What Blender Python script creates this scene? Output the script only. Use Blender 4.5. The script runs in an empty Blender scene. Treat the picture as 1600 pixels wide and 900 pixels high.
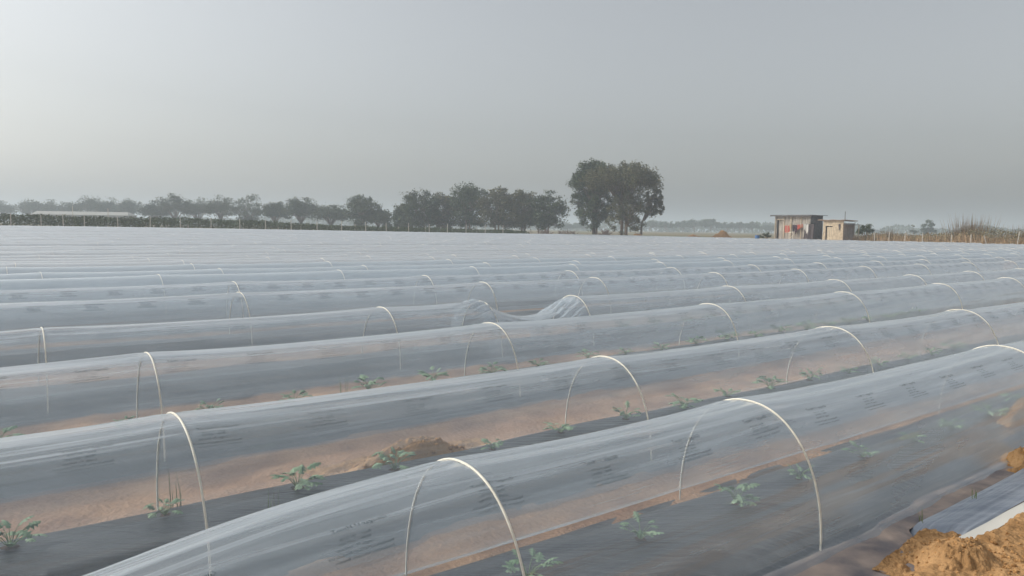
import bpy, bmesh, math, random
import numpy as np
from mathutils import Vector, Matrix

S = bpy.context.scene
COL = S.collection
R_ = math.radians
random.seed(7)
rng = np.random.default_rng(7)

# ------------------------------------------------------------------ camera, sky, sun, exposure
HC, FPX = 1.82, 1150.0
ROLL = math.atan(0.014)
PITCH = math.atan((450 - 356.7) * math.cos(ROLL) / FPX)
cf = np.array([0, math.cos(PITCH), -math.sin(PITCH)])
r0 = np.array([1.0, 0, 0]); u0 = np.array([0, math.sin(PITCH), math.cos(PITCH)])
cR = r0 * math.cos(ROLL) + u0 * math.sin(ROLL)
cU = -r0 * math.sin(ROLL) + u0 * math.cos(ROLL)
cam = bpy.data.objects.new('camera', bpy.data.cameras.new('camera'))
COL.objects.link(cam)
cam.data.sensor_width = 36
cam.data.lens = 36 * FPX / 1600
cam.data.clip_start = 0.05; cam.data.clip_end = 9000
M = Matrix(((cR[0], cU[0], -cf[0], 0), (cR[1], cU[1], -cf[1], 0), (cR[2], cU[2], -cf[2], HC), (0, 0, 0, 1)))
cam.matrix_world = M
S.camera = cam

SUN_EL, SUN_AZ = 36.0, -82.0          # azimuth from +Y (view direction) towards +X
W = bpy.data.worlds.new('World'); S.world = W; W.use_nodes = True
nt = W.node_tree; nt.nodes.clear()
wo = nt.nodes.new('ShaderNodeOutputWorld'); bg = nt.nodes.new('ShaderNodeBackground')
sky = nt.nodes.new('ShaderNodeTexSky'); sky.sky_type = 'NISHITA'; sky.sun_disc = False
sky.sun_elevation = R_(SUN_EL); sky.sun_rotation = R_(SUN_AZ)
sky.air_density = 1.2; sky.dust_density = 4.0; sky.ozone_density = 1.0
hsv = nt.nodes.new('ShaderNodeHueSaturation'); hsv.inputs['Saturation'].default_value = 0.26
nt.links.new(sky.outputs[0], hsv.inputs['Color']); tn = nt.nodes.new('ShaderNodeMixRGB'); tn.blend_type = 'MULTIPLY'; tn.inputs[0].default_value = 1; tn.inputs[2].default_value = (.985, 1.0, 1.0, 1)
nt.links.new(hsv.outputs[0], tn.inputs[1]); nt.links.new(tn.outputs[0], bg.inputs[0])
bg.inputs[1].default_value = 0.128
nt.links.new(bg.outputs[0], wo.inputs[0])
sd = bpy.data.lights.new('sun', 'SUN'); sd.energy = 2.0; sd.angle = R_(6.0); sd.color = (1.0, 0.93, 0.82)
sun = bpy.data.objects.new('sun', sd); COL.objects.link(sun)
az = R_(SUN_AZ); el = R_(SUN_EL)
sv = Vector((math.sin(az) * math.cos(el), math.cos(az) * math.cos(el), math.sin(el)))
sun.rotation_euler = sv.to_track_quat('Z', 'Y').to_euler()
S.view_settings.view_transform = 'Standard'; S.view_settings.look = 'None'
S.view_settings.exposure = 0.15; S.view_settings.gamma = 1.0
S.render.engine = 'CYCLES'
S.cycles.transparent_max_bounces = 48
S.cycles.max_bounces = 8
S.cycles.volume_bounces = 1
S.cycles.use_denoising = True

# ------------------------------------------------------------------ field frame: r runs along the tunnels, p across them
RD = np.array([0.8000888, 0.59988159]); ND = np.array([-0.59988159, 0.8000888])
def sm(t):
    t = np.clip(t, 0, 1); return t * t * (3 - 2 * t)
def terr(r, p):
    return 0.5 * sm((p - 20) / 100) * sm((104 - r) / 100)
def W3(r, p, z):
    r = np.asarray(r, float); p = np.asarray(p, float)
    return np.stack([RD[0] * r + ND[0] * p, RD[1] * r + ND[1] * p, z + terr(r, p)], -1)
def rp_of(x, y): return x * RD[0] + y * RD[1], x * ND[0] + y * ND[1]
def at(px, Y, z=0.0):      # a photo column at a given depth, standing on the ground
    X = (px - 800) / FPX * Y
    r, p = rp_of(X, Y)
    return Vector((X, Y, z + float(terr(r, p))))
HORIZ = lambda px: 356.7 + 0.014 * (px - 800)
def height_at(px, y, Y): return HC + (HORIZ(px) - y) * Y / FPX

# value noise
_T = rng.random((256, 256))
def vnoise(x, y):
    xi = np.floor(x).astype(int); yi = np.floor(y).astype(int)
    fx = x - xi; fy = y - yi; fx = fx * fx * (3 - 2 * fx); fy = fy * fy * (3 - 2 * fy)
    g = lambda a, b: _T[a & 255, b & 255]
    return (g(xi, yi) * (1 - fx) + g(xi + 1, yi) * fx) * (1 - fy) + (g(xi, yi + 1) * (1 - fx) + g(xi + 1, yi + 1) * fx) * fy - 0.5
def fbm(x, y, o=4):
    s = 0; a = 1
    for k in range(o):
        s = s + a * vnoise(x * 2 ** k + 17 * k, y * 2 ** k + 31 * k); a *= .5
    return s

# ------------------------------------------------------------------ materials
def mat(name):
    m = bpy.data.materials.new(name); m.use_nodes = True
    m.node_tree.nodes.clear()
    return m, m.node_tree.nodes, m.node_tree.links
def pmat(name, c1, c2=None, scale=5.0, rough=0.85, bump=0.0, bscale=30.0, island=False, spec=0.3, detail=4, metallic=0.0, stretch=None):
    m, N, L = mat(name)
    o = N.new('ShaderNodeOutputMaterial'); b = N.new('ShaderNodeBsdfPrincipled')
    b.inputs['Roughness'].default_value = rough; b.inputs['Specular IOR Level'].default_value = spec
    b.inputs['Metallic'].default_value = metallic
    L.new(b.outputs[0], o.inputs[0])
    if c2 is None: b.inputs['Base Color'].default_value = (*c1, 1)
    tc = N.new('ShaderNodeTexCoord'); mp = N.new('ShaderNodeMapping'); L.new(tc.outputs['Object'], mp.inputs[0])
    if stretch: mp.inputs['Scale'].default_value = stretch
    if c2 is not None:
        if island:
            g = N.new('ShaderNodeNewGeometry'); src = g.outputs['Random Per Island']
        else:
            n = N.new('ShaderNodeTexNoise'); n.inputs['Scale'].default_value = scale; n.inputs['Detail'].default_value = detail
            L.new(mp.outputs[0], n.inputs[0]); src = n.outputs[0]
        cr = N.new('ShaderNodeValToRGB'); cr.color_ramp.elements[0].color = (*c1, 1); cr.color_ramp.elements[1].color = (*c2, 1)
        if not island: cr.color_ramp.elements[0].position = .32; cr.color_ramp.elements[1].position = .68
        L.new(src, cr.inputs[0]); L.new(cr.outputs[0], b.inputs['Base Color'])
    if bump:
        n2 = N.new('ShaderNodeTexNoise'); n2.inputs['Scale'].default_value = bscale; n2.inputs['Detail'].default_value = 6
        L.new(mp.outputs[0], n2.inputs[0])
        bp = N.new('ShaderNodeBump'); bp.inputs['Strength'].default_value = bump; bp.inputs['Distance'].default_value = .03
        L.new(n2.outputs[0], bp.inputs['Height']); L.new(bp.outputs[0], b.inputs['Normal'])
    return m

def film_material(name, tau, seed, blur=0.0):
    m, N, L = mat(name)
    o = N.new('ShaderNodeOutputMaterial')
    uv = N.new('ShaderNodeUVMap'); uv.uv_map = 'UVMap'
    mp = N.new('ShaderNodeMapping'); mp.inputs['Scale'].default_value = (0.40, 15.0, 1); mp.inputs['Location'].default_value = (seed * 3.7, seed, 0)
    L.new(uv.outputs[0], mp.inputs[0])
    n1 = N.new('ShaderNodeTexNoise'); n1.inputs['Scale'].default_value = 1.0; n1.inputs['Detail'].default_value = 3; n1.inputs['Roughness'].default_value = .45
    L.new(mp.outputs[0], n1.inputs[0])
    bp = N.new('ShaderNodeBump'); bp.inputs['Strength'].default_value = .65; bp.inputs['Distance'].default_value = .02
    L.new(n1.outputs[0], bp.inputs['Height'])
    if seed == 4: bp.inputs['Strength'].default_value = .12
    # cloudy condensation: slight change of haze over the sheet
    mp2 = N.new('ShaderNodeMapping'); mp2.inputs['Scale'].default_value = (1.1, 3.0, 1); mp2.inputs['Location'].default_value = (seed, seed * 5.1, 0)
    L.new(uv.outputs[0], mp2.inputs[0])
    n2 = N.new('ShaderNodeTexNoise'); n2.inputs['Scale'].default_value = 1.0; n2.inputs['Detail'].default_value = 5
    L.new(mp2.outputs[0], n2.inputs[0])
    mr = N.new('ShaderNodeMapRange'); mr.inputs[1].default_value = .3; mr.inputs[2].default_value = .7
    mr.inputs[3].default_value = tau * .75; mr.inputs[4].default_value = tau * 1.25; L.new(n2.outputs[0], mr.inputs[0])
    # 1-exp(-tau/cos): a thin hazy sheet gets milkier when seen at a slant
    g = N.new('ShaderNodeNewGeometry')
    dt = N.new('ShaderNodeVectorMath'); dt.operation = 'DOT_PRODUCT'
    L.new(g.outputs['Incoming'], dt.inputs[0]); L.new(bp.outputs[0], dt.inputs[1])
    ab = N.new('ShaderNodeMath'); ab.operation = 'ABSOLUTE'; L.new(dt.outputs['Value'], ab.inputs[0])
    mx = N.new('ShaderNodeMath'); mx.operation = 'MAXIMUM'; mx.inputs[1].default_value = .03; L.new(ab.outputs[0], mx.inputs[0])
    dv = N.new('ShaderNodeMath'); dv.operation = 'DIVIDE'; L.new(mr.outputs[0], dv.inputs[0]); L.new(mx.outputs[0], dv.inputs[1])
    ng = N.new('ShaderNodeMath'); ng.operation = 'MULTIPLY'; ng.inputs[1].default_value = -1; L.new(dv.outputs[0], ng.inputs[0])
    ex = N.new('ShaderNodeMath'); ex.operation = 'EXPONENT'; L.new(ng.outputs[0], ex.inputs[0])
    fac = N.new('ShaderNodeMath'); fac.operation = 'SUBTRACT'; fac.inputs[0].default_value = 1; L.new(ex.outputs[0], fac.inputs[1])
    tr = N.new('ShaderNodeBsdfTransparent'); tr.inputs[0].default_value = (.965, .975, .98, 1)
    rf = N.new('ShaderNodeBsdfRefraction'); rf.inputs['IOR'].default_value = 1.04; rf.inputs['Roughness'].default_value = .28; rf.inputs['Color'].default_value = (.965, .975, .98, 1)
    mt_ = N.new('ShaderNodeMixShader'); mt_.inputs[0].default_value = blur; L.new(tr.outputs[0], mt_.inputs[1]); L.new(rf.outputs[0], mt_.inputs[2])
    df = N.new('ShaderNodeBsdfDiffuse'); df.inputs[0].default_value = (.70, .80, .88, 1)
    tl = N.new('ShaderNodeBsdfTranslucent'); tl.inputs[0].default_value = (.70, .80, .89, 1)
    L.new(bp.outputs[0], df.inputs['Normal']); L.new(bp.outputs[0], tl.inputs['Normal'])
    ms = N.new('ShaderNodeMixShader'); ms.inputs[0].default_value = .5; L.new(df.outputs[0], ms.inputs[1]); L.new(tl.outputs[0], ms.inputs[2])
    m1 = N.new('ShaderNodeMixShader'); L.new(fac.outputs[0], m1.inputs[0]); L.new((mt_ if blur else tr).outputs[0], m1.inputs[1]); L.new(ms.outputs[0], m1.inputs[2])
    gl = N.new('ShaderNodeBsdfGlossy'); gl.inputs['Roughness'].default_value = .17; gl.inputs[0].default_value = (1, 1, 1, 1)
    L.new(bp.outputs[0], gl.inputs['Normal'])
    iv = N.new('ShaderNodeMath'); iv.operation = 'SUBTRACT'; iv.inputs[0].default_value = 1; L.new(ab.outputs[0], iv.inputs[1]); iv.use_clamp = True
    pw = N.new('ShaderNodeMath'); pw.operation = 'POWER'; pw.inputs[1].default_value = 4; L.new(iv.outputs[0], pw.inputs[0])
    fm = N.new('ShaderNodeMath'); fm.operation = 'MULTIPLY_ADD'; fm.inputs[1].default_value = .80; fm.inputs[2].default_value = .07; L.new(pw.outputs[0], fm.inputs[0])
    m2 = N.new('ShaderNodeMixShader'); L.new(fm.outputs[0], m2.inputs[0]); L.new(m1.outputs[0], m2.inputs[1]); L.new(gl.outputs[0], m2.inputs[2])
    L.new(m2.outputs[0], o.inputs[0])
    return m

FILMB = film_material('crumpled_film', .22, 6)
SOIL = pmat('orange_soil', (.30, .155, .07), (.50, .29, .135), scale=2.6, rough=.95, bump=.7, bscale=38, spec=.1, detail=9)
FIELD = None
HEAP = pmat('dry_heaped_soil', (.30, .17, .075), (.50, .30, .145), scale=4.5, rough=.95, bump=.9, bscale=30, spec=.08, detail=9)
CLOD = pmat('soil_clod', (.30, .16, .065), (.52, .30, .13), rough=.95, island=True, bump=.5, bscale=60, spec=.08)
MULCH = pmat('black_mulch_film', (.022, .025, .03), (.07, .075, .08), scale=2.2, rough=.30, bump=.6, bscale=9, spec=.5, stretch=(.25, 2.6, 2.6))
SILVER = pmat('silver_mulch_film', (.17, .20, .25), (.30, .33, .38), scale=3, rough=.38, bump=.25, bscale=7, spec=.5, stretch=(.3, 2.5, 2.5))
DUSTY = pmat('dusty_mulch_film', (.13, .12, .13), (.34, .27, .23), scale=4.5, rough=.75, bump=.3, bscale=14, spec=.3, detail=8)
HEM = pmat('pale_film_edge', (.55, .54, .50), (.62, .60, .55), scale=4, rough=.5)
HOOP = pmat('white_fibreglass', (.70, .67, .58), (.80, .77, .68), scale=30, rough=.4)
INK = pmat('dark_print_ink', (.05, .07, .08), rough=.6)
_n = INK.node_tree.nodes; _l = INK.node_tree.links; _o = [q for q in _n if q.type == 'OUTPUT_MATERIAL'][0]; _b = [q for q in _n if q.type == 'BSDF_PRINCIPLED'][0]
_t = _n.new('ShaderNodeBsdfTransparent'); _m = _n.new('ShaderNodeMixShader'); _m.inputs[0].default_value = .85
_l.new(_t.outputs[0], _m.inputs[1]); _l.new(_b.outputs[0], _m.inputs[2]); _l.new(_m.outputs[0], _o.inputs[0])
FILM = [film_material('tunnel_film_%s' % 'abcd'[k], t, k + 1, .05 if k < 3 else 0.0) for k, t in enumerate((.17, .155, .18, .36))]
LEAF = pmat('seedling_leaf', (.10, .19, .09), (.30, .42, .27), island=True, rough=.6)
STEM = pmat('seedling_stem', (.18, .26, .12), rough=.7)
FOL = [pmat('tree_leaves_dark', (.028, .048, .020), (.095, .125, .05), island=True, rough=.7),
       pmat('tree_leaves_green', (.030, .055, .026), (.075, .11, .05), island=True, rough=.7),
       pmat('tree_leaves_olive', (.05, .062, .026), (.17, .16, .075), island=True, rough=.6)]
BARK = pmat('tree_bark', (.12, .09, .065), (.26, .21, .16), scale=6, rough=.95, bump=.5)
HEDGE = pmat('plantation_leaves', (.03, .055, .02), (.10, .13, .05), island=True, rough=.7)
DRY = pmat('dry_grass_blades', (.22, .15, .08), (.48, .34, .20), island=True, rough=.9)
DRYG = pmat('dusty_scrub_leaves', (.09, .10, .045), (.28, .22, .12), island=True, rough=.9)
POST = pmat('concrete_post', (.36, .34, .30), (.52, .50, .45), scale=12, rough=.9)
WIRE = pmat('fence_wire', (.18, .17, .16), rough=.5, metallic=.6)
TIN = pmat('weathered_tin', (.20, .17, .14), (.50, .46, .40), scale=1.6, rough=.7, bump=.2, stretch=(3, 3, .5))
DTIN = pmat('dark_tin_and_shade', (.07, .07, .075), (.14, .14, .14), scale=3, rough=.6)  # dark tin trim; also paints shade onto the larger hut's side wall
ROOFM = pmat('grey_roof_sheet', (.13, .15, .17), (.22, .24, .26), scale=2, rough=.5)
MUD = pmat('mud_plaster', (.36, .29, .20), (.62, .52, .38), scale=2.5, rough=.95, bump=.3)
MUDD = pmat('shaded_mud_plaster', (.20, .18, .16), (.28, .26, .24), scale=2, rough=.9)  # same mud walls, with the shade of the sides painted in
WOOD = pmat('old_timber', (.40, .33, .24), (.58, .50, .38), scale=8, rough=.9)
DARKW = pmat('opening_shade', (.015, .013, .012), rough=.9)  # near-black colour standing in for the shade inside door gaps
REDW = pmat('red_shutter_paint', (.38, .08, .06), (.48, .13, .09), scale=10, rough=.7)
TARP = pmat('dark_brown_tarpaulin', (.035, .028, .03), (.08, .06, .06), scale=3, rough=.6, bump=.6, bscale=5)
INKF = INK.copy(); INKF.name = 'faint_print_ink'; [q for q in INKF.node_tree.nodes if q.type == 'MIX_SHADER'][0].inputs[0].default_value = .38
def plain(n, c, r=.8): return pmat(n, c, tuple(min(1, x * 1.2) for x in c), scale=9, rough=r)

# ------------------------------------------------------------------ object helpers
def mesh_np(name, V, Fc, mats, parent=None, uv=None, smooth=False, midx=None):
    me = bpy.data.meshes.new(name)
    V = np.asarray(V, np.float32); 
    if isinstance(Fc, np.ndarray):
        n, k = Fc.shape
        me.vertices.add(len(V)); me.vertices.foreach_set('co', V.ravel())
        me.loops.add(n * k); me.loops.foreach_set('vertex_index', Fc.astype(np.int32).ravel())
        me.polygons.add(n); me.polygons.foreach_set('loop_start', np.arange(0, n * k, k, dtype=np.int32))
        me.polygons.foreach_set('loop_total', np.full(n, k, np.int32))
        me.update(calc_edges=True)
    else:
        me.from_pydata([tuple(map(float, v)) for v in V], [], Fc)
    if uv is not None:
        l = me.uv_layers.new(name='UVMap'); idx = np.zeros(len(me.loops), np.int32); me.loops.foreach_get('vertex_index', idx)
        l.data.foreach_set('uv', np.asarray(uv, np.float32)[idx].ravel())
    for m in (mats if isinstance(mats, (list, tuple)) else [mats]): me.materials.append(m)
    if midx is not None: me.polygons.foreach_set('material_index', np.asarray(midx, np.int32))
    if smooth: me.polygons.foreach_set('use_smooth', np.ones(len(me.polygons), bool))
    me.validate(clean_customdata=False)
    o = bpy.data.objects.new(name, me); COL.objects.link(o)
    if parent: o.parent = parent
    return o
def tag(o, label=None, cat=None, group=None, kind=None):
    if label: o['label'] = label
    if cat: o['category'] = cat
    if group: o['group'] = group
    if kind: o['kind'] = kind
    return o
def empty(name, loc, rz=0.0):
    o = bpy.data.objects.new(name, None); COL.objects.link(o); o.location = loc; o.rotation_euler = (0, 0, rz); o.empty_display_size = .2
    return o
def grid_faces(nu, nv):
    i = np.arange(nu - 1)[:, None] * nv + np.arange(nv - 1)[None]
    return np.stack([i, i + nv, i + nv + 1, i + 1], -1).reshape(-1, 4)
def tube(pts, rad, n=6, cap=True):
    pts = np.asarray(pts, float); k = len(pts)
    rad = np.broadcast_to(np.asarray(rad, float), (k,))
    T = np.gradient(pts, axis=0); T /= np.linalg.norm(T, axis=1)[:, None] + 1e-9
    ref = np.array([0, 0, 1.0]) if abs(T[:, 2]).mean() < .8 else np.array([1.0, 0, 0])
    A = np.cross(T, ref); A /= np.linalg.norm(A, axis=1)[:, None] + 1e-9; B = np.cross(T, A)
    a = np.linspace(0, 2 * math.pi, n, endpoint=False)
    V = (pts[:, None] + rad[:, None, None] * (np.cos(a)[None, :, None] * A[:, None] + np.sin(a)[None, :, None] * B[:, None])).reshape(-1, 3)
    Fc = []
    for i in range(k - 1):
        for j in range(n):
            Fc.append([i * n + j, i * n + (j + 1) % n, (i + 1) * n + (j + 1) % n, (i + 1) * n + j])
    return V, Fc
class MB:
    def __init__(s): s.V = []; s.F = []; s.n = 0
    def add(s, V, Fc):
        V = np.asarray(V, float); s.V.append(V); s.F += [[int(i) + s.n for i in f] for f in Fc]; s.n += len(V); return s
    def box(s, x0, x1, y0, y1, z0, z1):
        V = [(x, y, z) for x in (x0, x1) for y in (y0, y1) for z in (z0, z1)]
        return s.add(V, [[0, 1, 3, 2], [4, 6, 7, 5], [0, 4, 5, 1], [2, 3, 7, 6], [0, 2, 6, 4], [1, 5, 7, 3]])
    def tube(s, pts, rad, n=6):
        V, Fc = tube(pts, rad, n); return s.add(V, Fc + [list(range(n))[::-1], [len(V) - n + i for i in range(n)]])
    def build(s, name, m, parent=None, smooth=False, bevel=0):
        o = mesh_np(name, np.concatenate(s.V), s.F, m, parent, smooth=smooth)
        if bevel:
            b = o.modifiers.new('bevel', 'BEVEL'); b.width = bevel; b.segments = 2
        return o

# ------------------------------------------------------------------ ground: one sheet out to the horizon
def axis(parts):
    return np.unique(np.round(np.concatenate([np.arange(a, b, s) for a, b, s in parts]), 4))
ra = axis([(-4500, -400, 500), (-400, -60, 40), (-60, -8, 4), (-8, -1, .2), (-1, 12, .06), (12, 36, .25), (36, 130, 3), (130, 400, 30), (400, 5600, 500)])
pa = axis([(-3000, -100, 400), (-100, -8, 8), (-8, .4, .3), (.4, 7, .06), (7, 24, .25), (24, 140, 3), (140, 400, 30), (400, 6100, 500)])
Rg, Pg = np.meshgrid(ra, pa, indexing='ij')
near = (1 - sm((Pg - 14) / 12)) * (1 - sm((Rg - 22) / 12)) * sm((Rg + 10) / 3) * sm((Pg + 6) / 3)
zg = near * (.045 * fbm(Rg * .9, Pg * 1.3) + .028 * fbm(Rg * 5, Pg * 5)) - .03
V = W3(Rg, Pg, zg).reshape(-1, 3)
m, N, L = mat('ground_soil')
o_ = N.new('ShaderNodeOutputMaterial'); b_ = N.new('ShaderNodeBsdfPrincipled'); b_.inputs['Roughness'].default_value = .95; b_.inputs['Specular IOR Level'].default_value = .1
tc = N.new('ShaderNodeTexCoord')
nA = N.new('ShaderNodeTexNoise'); nA.inputs['Scale'].default_value = 1.7; nA.inputs['Detail'].default_value = 9; L.new(tc.outputs['Object'], nA.inputs[0])
cA = N.new('ShaderNodeValToRGB'); cA.color_ramp.elements[0].position = .3; cA.color_ramp.elements[1].position = .7
cA.color_ramp.elements[0].color = (.27, .155, .10, 1); cA.color_ramp.elements[1].color = (.52, .32, .19, 1); L.new(nA.outputs[0], cA.inputs[0])
nB = N.new('ShaderNodeTexNoise'); nB.inputs['Scale'].default_value = .03; nB.inputs['Detail'].default_value = 6; L.new(tc.outputs['Object'], nB.inputs[0])
cB = N.new('ShaderNodeValToRGB'); cB.color_ramp.elements[0].position = .4; cB.color_ramp.elements[1].position = .6
cB.color_ramp.elements[0].color = (.13, .13, .06, 1); cB.color_ramp.elements[1].color = (.26, .19, .11, 1); L.new(nB.outputs[0], cB.inputs[0])
ln = N.new('ShaderNodeVectorMath'); ln.operation = 'LENGTH'; L.new(tc.outputs['Object'], ln.inputs[0])
mr = N.new('ShaderNodeMapRange'); mr.inputs[1].default_value = 120; mr.inputs[2].default_value = 210; L.new(ln.outputs['Value'], mr.inputs[0])
mxc = N.new('ShaderNodeMixRGB'); L.new(mr.outputs[0], mxc.inputs[0]); L.new(cA.outputs[0], mxc.inputs[1]); L.new(cB.outputs[0], mxc.inputs[2]); L.new(mxc.outputs[0], b_.inputs['Base Color'])
nC = N.new('ShaderNodeTexNoise'); nC.inputs['Scale'].default_value = 26; nC.inputs['Detail'].default_value = 6; L.new(tc.outputs['Object'], nC.inputs[0])
bpn = N.new('ShaderNodeBump'); bpn.inputs['Strength'].default_value = .8; bpn.inputs['Distance'].default_value = .03; L.new(nC.outputs[0], bpn.inputs['Height']); L.new(bpn.outputs[0], b_.inputs['Normal'])
L.new(b_.outputs[0], o_.inputs[0])
tag(mesh_np('ground', V, grid_faces(len(ra), len(pa)), m, smooth=True), kind='structure')

# ------------------------------------------------------------------ tunnels
ROWS = [dict(p=2.68, s=.008, hoops=[-1.95, 1.76, 3.88, 7.88, 11.2, 14.7], bed=.13, h=.75, sags=[.04, .045, .03, .02]),
        dict(p=4.27, s=.014, hoops=[-2.5, .93, 4.24, 7.75, 11.19, 14.6, 18.0], bed=.19, h=.75),
        dict(p=6.42, s=.040, hoops=[-2.3, 1.18, 4.68, 8.65, 12.57, 16.7, 20.83, 24.4], bed=.19, h=.75),
        dict(p=8.55, s=.021, hoops=[-3.1, .6, 4.34, 5.96, 7.74, 11.77, 15.73, 19.5, 23.23, 27, 30.8], bed=.18, h=.75),
        dict(p=11.45, s=.022, hoops=[-.4, 3.41, 7.99, 11.0, 15.18, 18.9, 22.8, 26.6, 30.5, 34.4], bed=.15, h=.76),
        dict(p=13.75, s=.020, hoops=[0, 4.0, 8.07, 12.29, 16.23, 20.1, 24.0, 28, 31.9, 35.8, 39.7, 43.6, 47], bed=.15, h=.75)]
p = 15.9
while p < 124:
    st = .035 * p - 6 + random.uniform(0, 3.6)
    en = min(107.5 + .7 * math.sin(p * .31) + random.uniform(-.3, .3), 3.35 * p + 6)
    hs = []
    q = st
    while q < en: hs.append(q); q += random.uniform(3.5, 4.1)
    ROWS.append(dict(p=p, s=.015, hoops=hs, bed=.12, h=.75 + random.uniform(-.035, .035), st=st - 1, en=en))
    p += 2.05 + random.uniform(-.07, .07)
ORD = ['nearest', 'second', 'third', 'fourth', 'fifth', 'sixth', 'seventh', 'eighth', 'ninth', 'tenth', 'eleventh', 'twelfth']
HW = .52
def row_p(row, r): return row['p'] + row['s'] * np.minimum(r, 25)
def sag_at(row, r):
    hs = np.array(row['hoops']); d = np.min(np.abs(r[..., None] - hs), -1)
    base = .014 * (1 - np.exp(-d / .28)) + .012 * (1 - np.exp(-d / 1.0))
    return base, d
def film_pts(row, r, phi, idx, fine):
    """r, phi arrays -> (r, p, z) of the film; phi 0 = far foot, pi = near foot"""
    h = row['h']; bed = row['bed']
    sg, d = sag_at(row, r)
    if idx == 0:
        sg = sg + .16 * np.exp(-((r + .15) / .9) ** 2) * (1 - np.exp(-np.minimum(d, 9) / .5))
    if idx == 3:   # the bay where the film hangs slack
        t = np.clip((r - 5.96) / (7.74 - 5.96), 0, 1)
        sg = sg + .25 * np.sin(math.pi * t) ** .8 * (t > 0) * (t < 1)
    top = h - sg
    c, s_ = np.cos(phi), np.sin(phi)
    wid = HW * (1 - .35 * sg)
    x = wid * np.sign(c) * np.abs(c) ** .92
    z = np.clip(s_, 0, 1) ** .92 * top
    nrm = np.stack([c, s_], -1)
    amp = 0
    if fine:
        near_h = np.exp(-d / (.5 + .6 * sm((2.5 - r) / 3)))
        ph = idx * 1.7 + r * .55
        wob = np.sin(phi * 19 + ph + 1.1 * np.sin(r * 1.3)) * .5 + np.sin(phi * 33 - ph + .9 * np.sin(r * .9 + 2)) * .5
        amp = (.0075 + .0045 * sm((1.5 - r) / 2)) * near_h * wob * 1.25 + .006 * fbm(r * .4 + idx * 9, phi * 10, 3) * 2
        amp = amp + .004 * np.sin(phi * 24 + r * 2.2 + idx) * sm(.5 + fbm(r * .35 + 7 * idx, phi * .8 + idx, 2))
        amp = amp * (1 - np.exp(-d / .03)) * np.clip(s_ * 2.2, 0, 1)
        if idx == 3:
            g = np.exp(-((r - 7.45) / .22) ** 2) + np.exp(-((r - 5.72) / .25) ** 2)
            amp = amp + g * .02 * np.sin(phi * 26 + r * 14) * np.clip(s_ * 2, 0, 1)
    x = x + amp * nrm[..., 0]; z = z + amp * nrm[..., 1]
    return x, z
def film_mesh(row, idx):
    fine = idx < 6
    st = row.get('st', min(row['hoops'][0], -1.5) - 1.0); en = row.get('en', row['hoops'][-1] + 2.0)
    row['st'] = st; row['en'] = en
    if idx == 0: dr, nphi = .035, 110
    elif idx < 4: dr, nphi = .05, 80
    elif idx < 6: dr, nphi = .1, 48
    elif idx < 16: dr, nphi = .3, 22
    else: dr, nphi = .5, 14
    rr = np.unique(np.round(np.concatenate([np.arange(st, en, dr), row['hoops']]), 3)); rr = rr[np.concatenate([[True], np.diff(rr) > .006])]
    rr = rr[(rr >= st) & (rr <= en)]
    phi = np.linspace(0.03, math.pi - .03, nphi)
    Rr, Ph = np.meshgrid(rr, phi, indexing='ij')
    x, z = film_pts(row, Rr, Ph, idx, fine)
    z = z + .02
    # skirts: the film runs down the bed side and out under the soil
    k = 3
    out = np.array([.03, .09, .16]); dz = np.array([-.01, -.035, -.075])
    jit = .02 * fbm(rr * 1.5 + idx * 5, rr * 0 + idx, 3)[:, None]
    xf = x[:, :1] + out[::-1][None] + jit; xn = x[:, -1:] - out[None] + jit
    zf = z[:, :1] + dz[::-1][None]; zn = z[:, -1:] + dz[None]
    X = np.concatenate([xf, x, xn], 1); Z = np.concatenate([zf, z, zn], 1)
    RR = np.repeat(rr[:, None], X.shape[1], 1)
    # UV: metres along r, metres of arc
    dl = np.sqrt(np.diff(X, axis=1) ** 2 + np.diff(Z, axis=1) ** 2)
    A = np.concatenate([np.zeros((len(rr), 1)), np.cumsum(dl, 1)], 1)
    A = np.repeat(A.mean(0)[None], len(rr), 0)
    V = W3(RR, row_p(row, RR) + X, Z).reshape(-1, 3)
    return V, grid_faces(len(rr), X.shape[1]), np.stack([RR, A], -1).reshape(-1, 2)

# the printed block, as letter shapes (it is read from the back, so it runs mirrored)
def text_tris():
    lines = [('Ginegar U HnmT', .030, 0.0, 0.0), ('Batch  : 091 2018', .016, .10, -.045), ('Width  : 2200 mm', .016, .105, -.070),
             ('Length  M : 9600 mtr', .016, .10, -.095), ('Manufactured by Plastic Products Ltd', .016, .015, -.122),
             ('Distributed by : farm supply, Bangalore', .014, .02, -.146)]
    Vs, Fs, n = [], [], 0
    for t, size, x0, y0 in lines:
        cu = bpy.data.curves.new('txt', 'FONT'); cu.body = t; cu.size = size * 1.25; cu.resolution_u = 1
        ob = bpy.data.objects.new('txt', cu); COL.objects.link(ob)
        bpy.context.view_layer.update()
        me = bpy.data.meshes.new_from_object(ob)
        v = np.array([(q.co.x + x0, q.co.y + y0) for q in me.vertices])
        Vs.append(v); Fs += [[i + n for i in pl.vertices] for pl in me.polygons]; n += len(v)
        bpy.data.objects.remove(ob); bpy.data.curves.remove(cu); bpy.data.meshes.remove(me)
    return np.concatenate(Vs), Fs
TXT_V, TXT_F = text_tris()
BAR_V, BAR_F = [], []
for (x0, x1, y, hh) in ((0, .27, 0, .018), (.09, .14, -.045, .010), (.17, .26, -.045, .010), (.09, .25, -.070, .010), (.08, .25, -.095, .010), (.01, .30, -.122, .010), (.02, .29, -.146, .009)):
    b0 = len(BAR_V); BAR_V += [(x0, y), (x1, y), (x1, y + hh), (x0, y + hh)]; BAR_F.append([b0, b0 + 1, b0 + 2, b0 + 3])
BAR_V = np.array(BAR_V)
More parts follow.
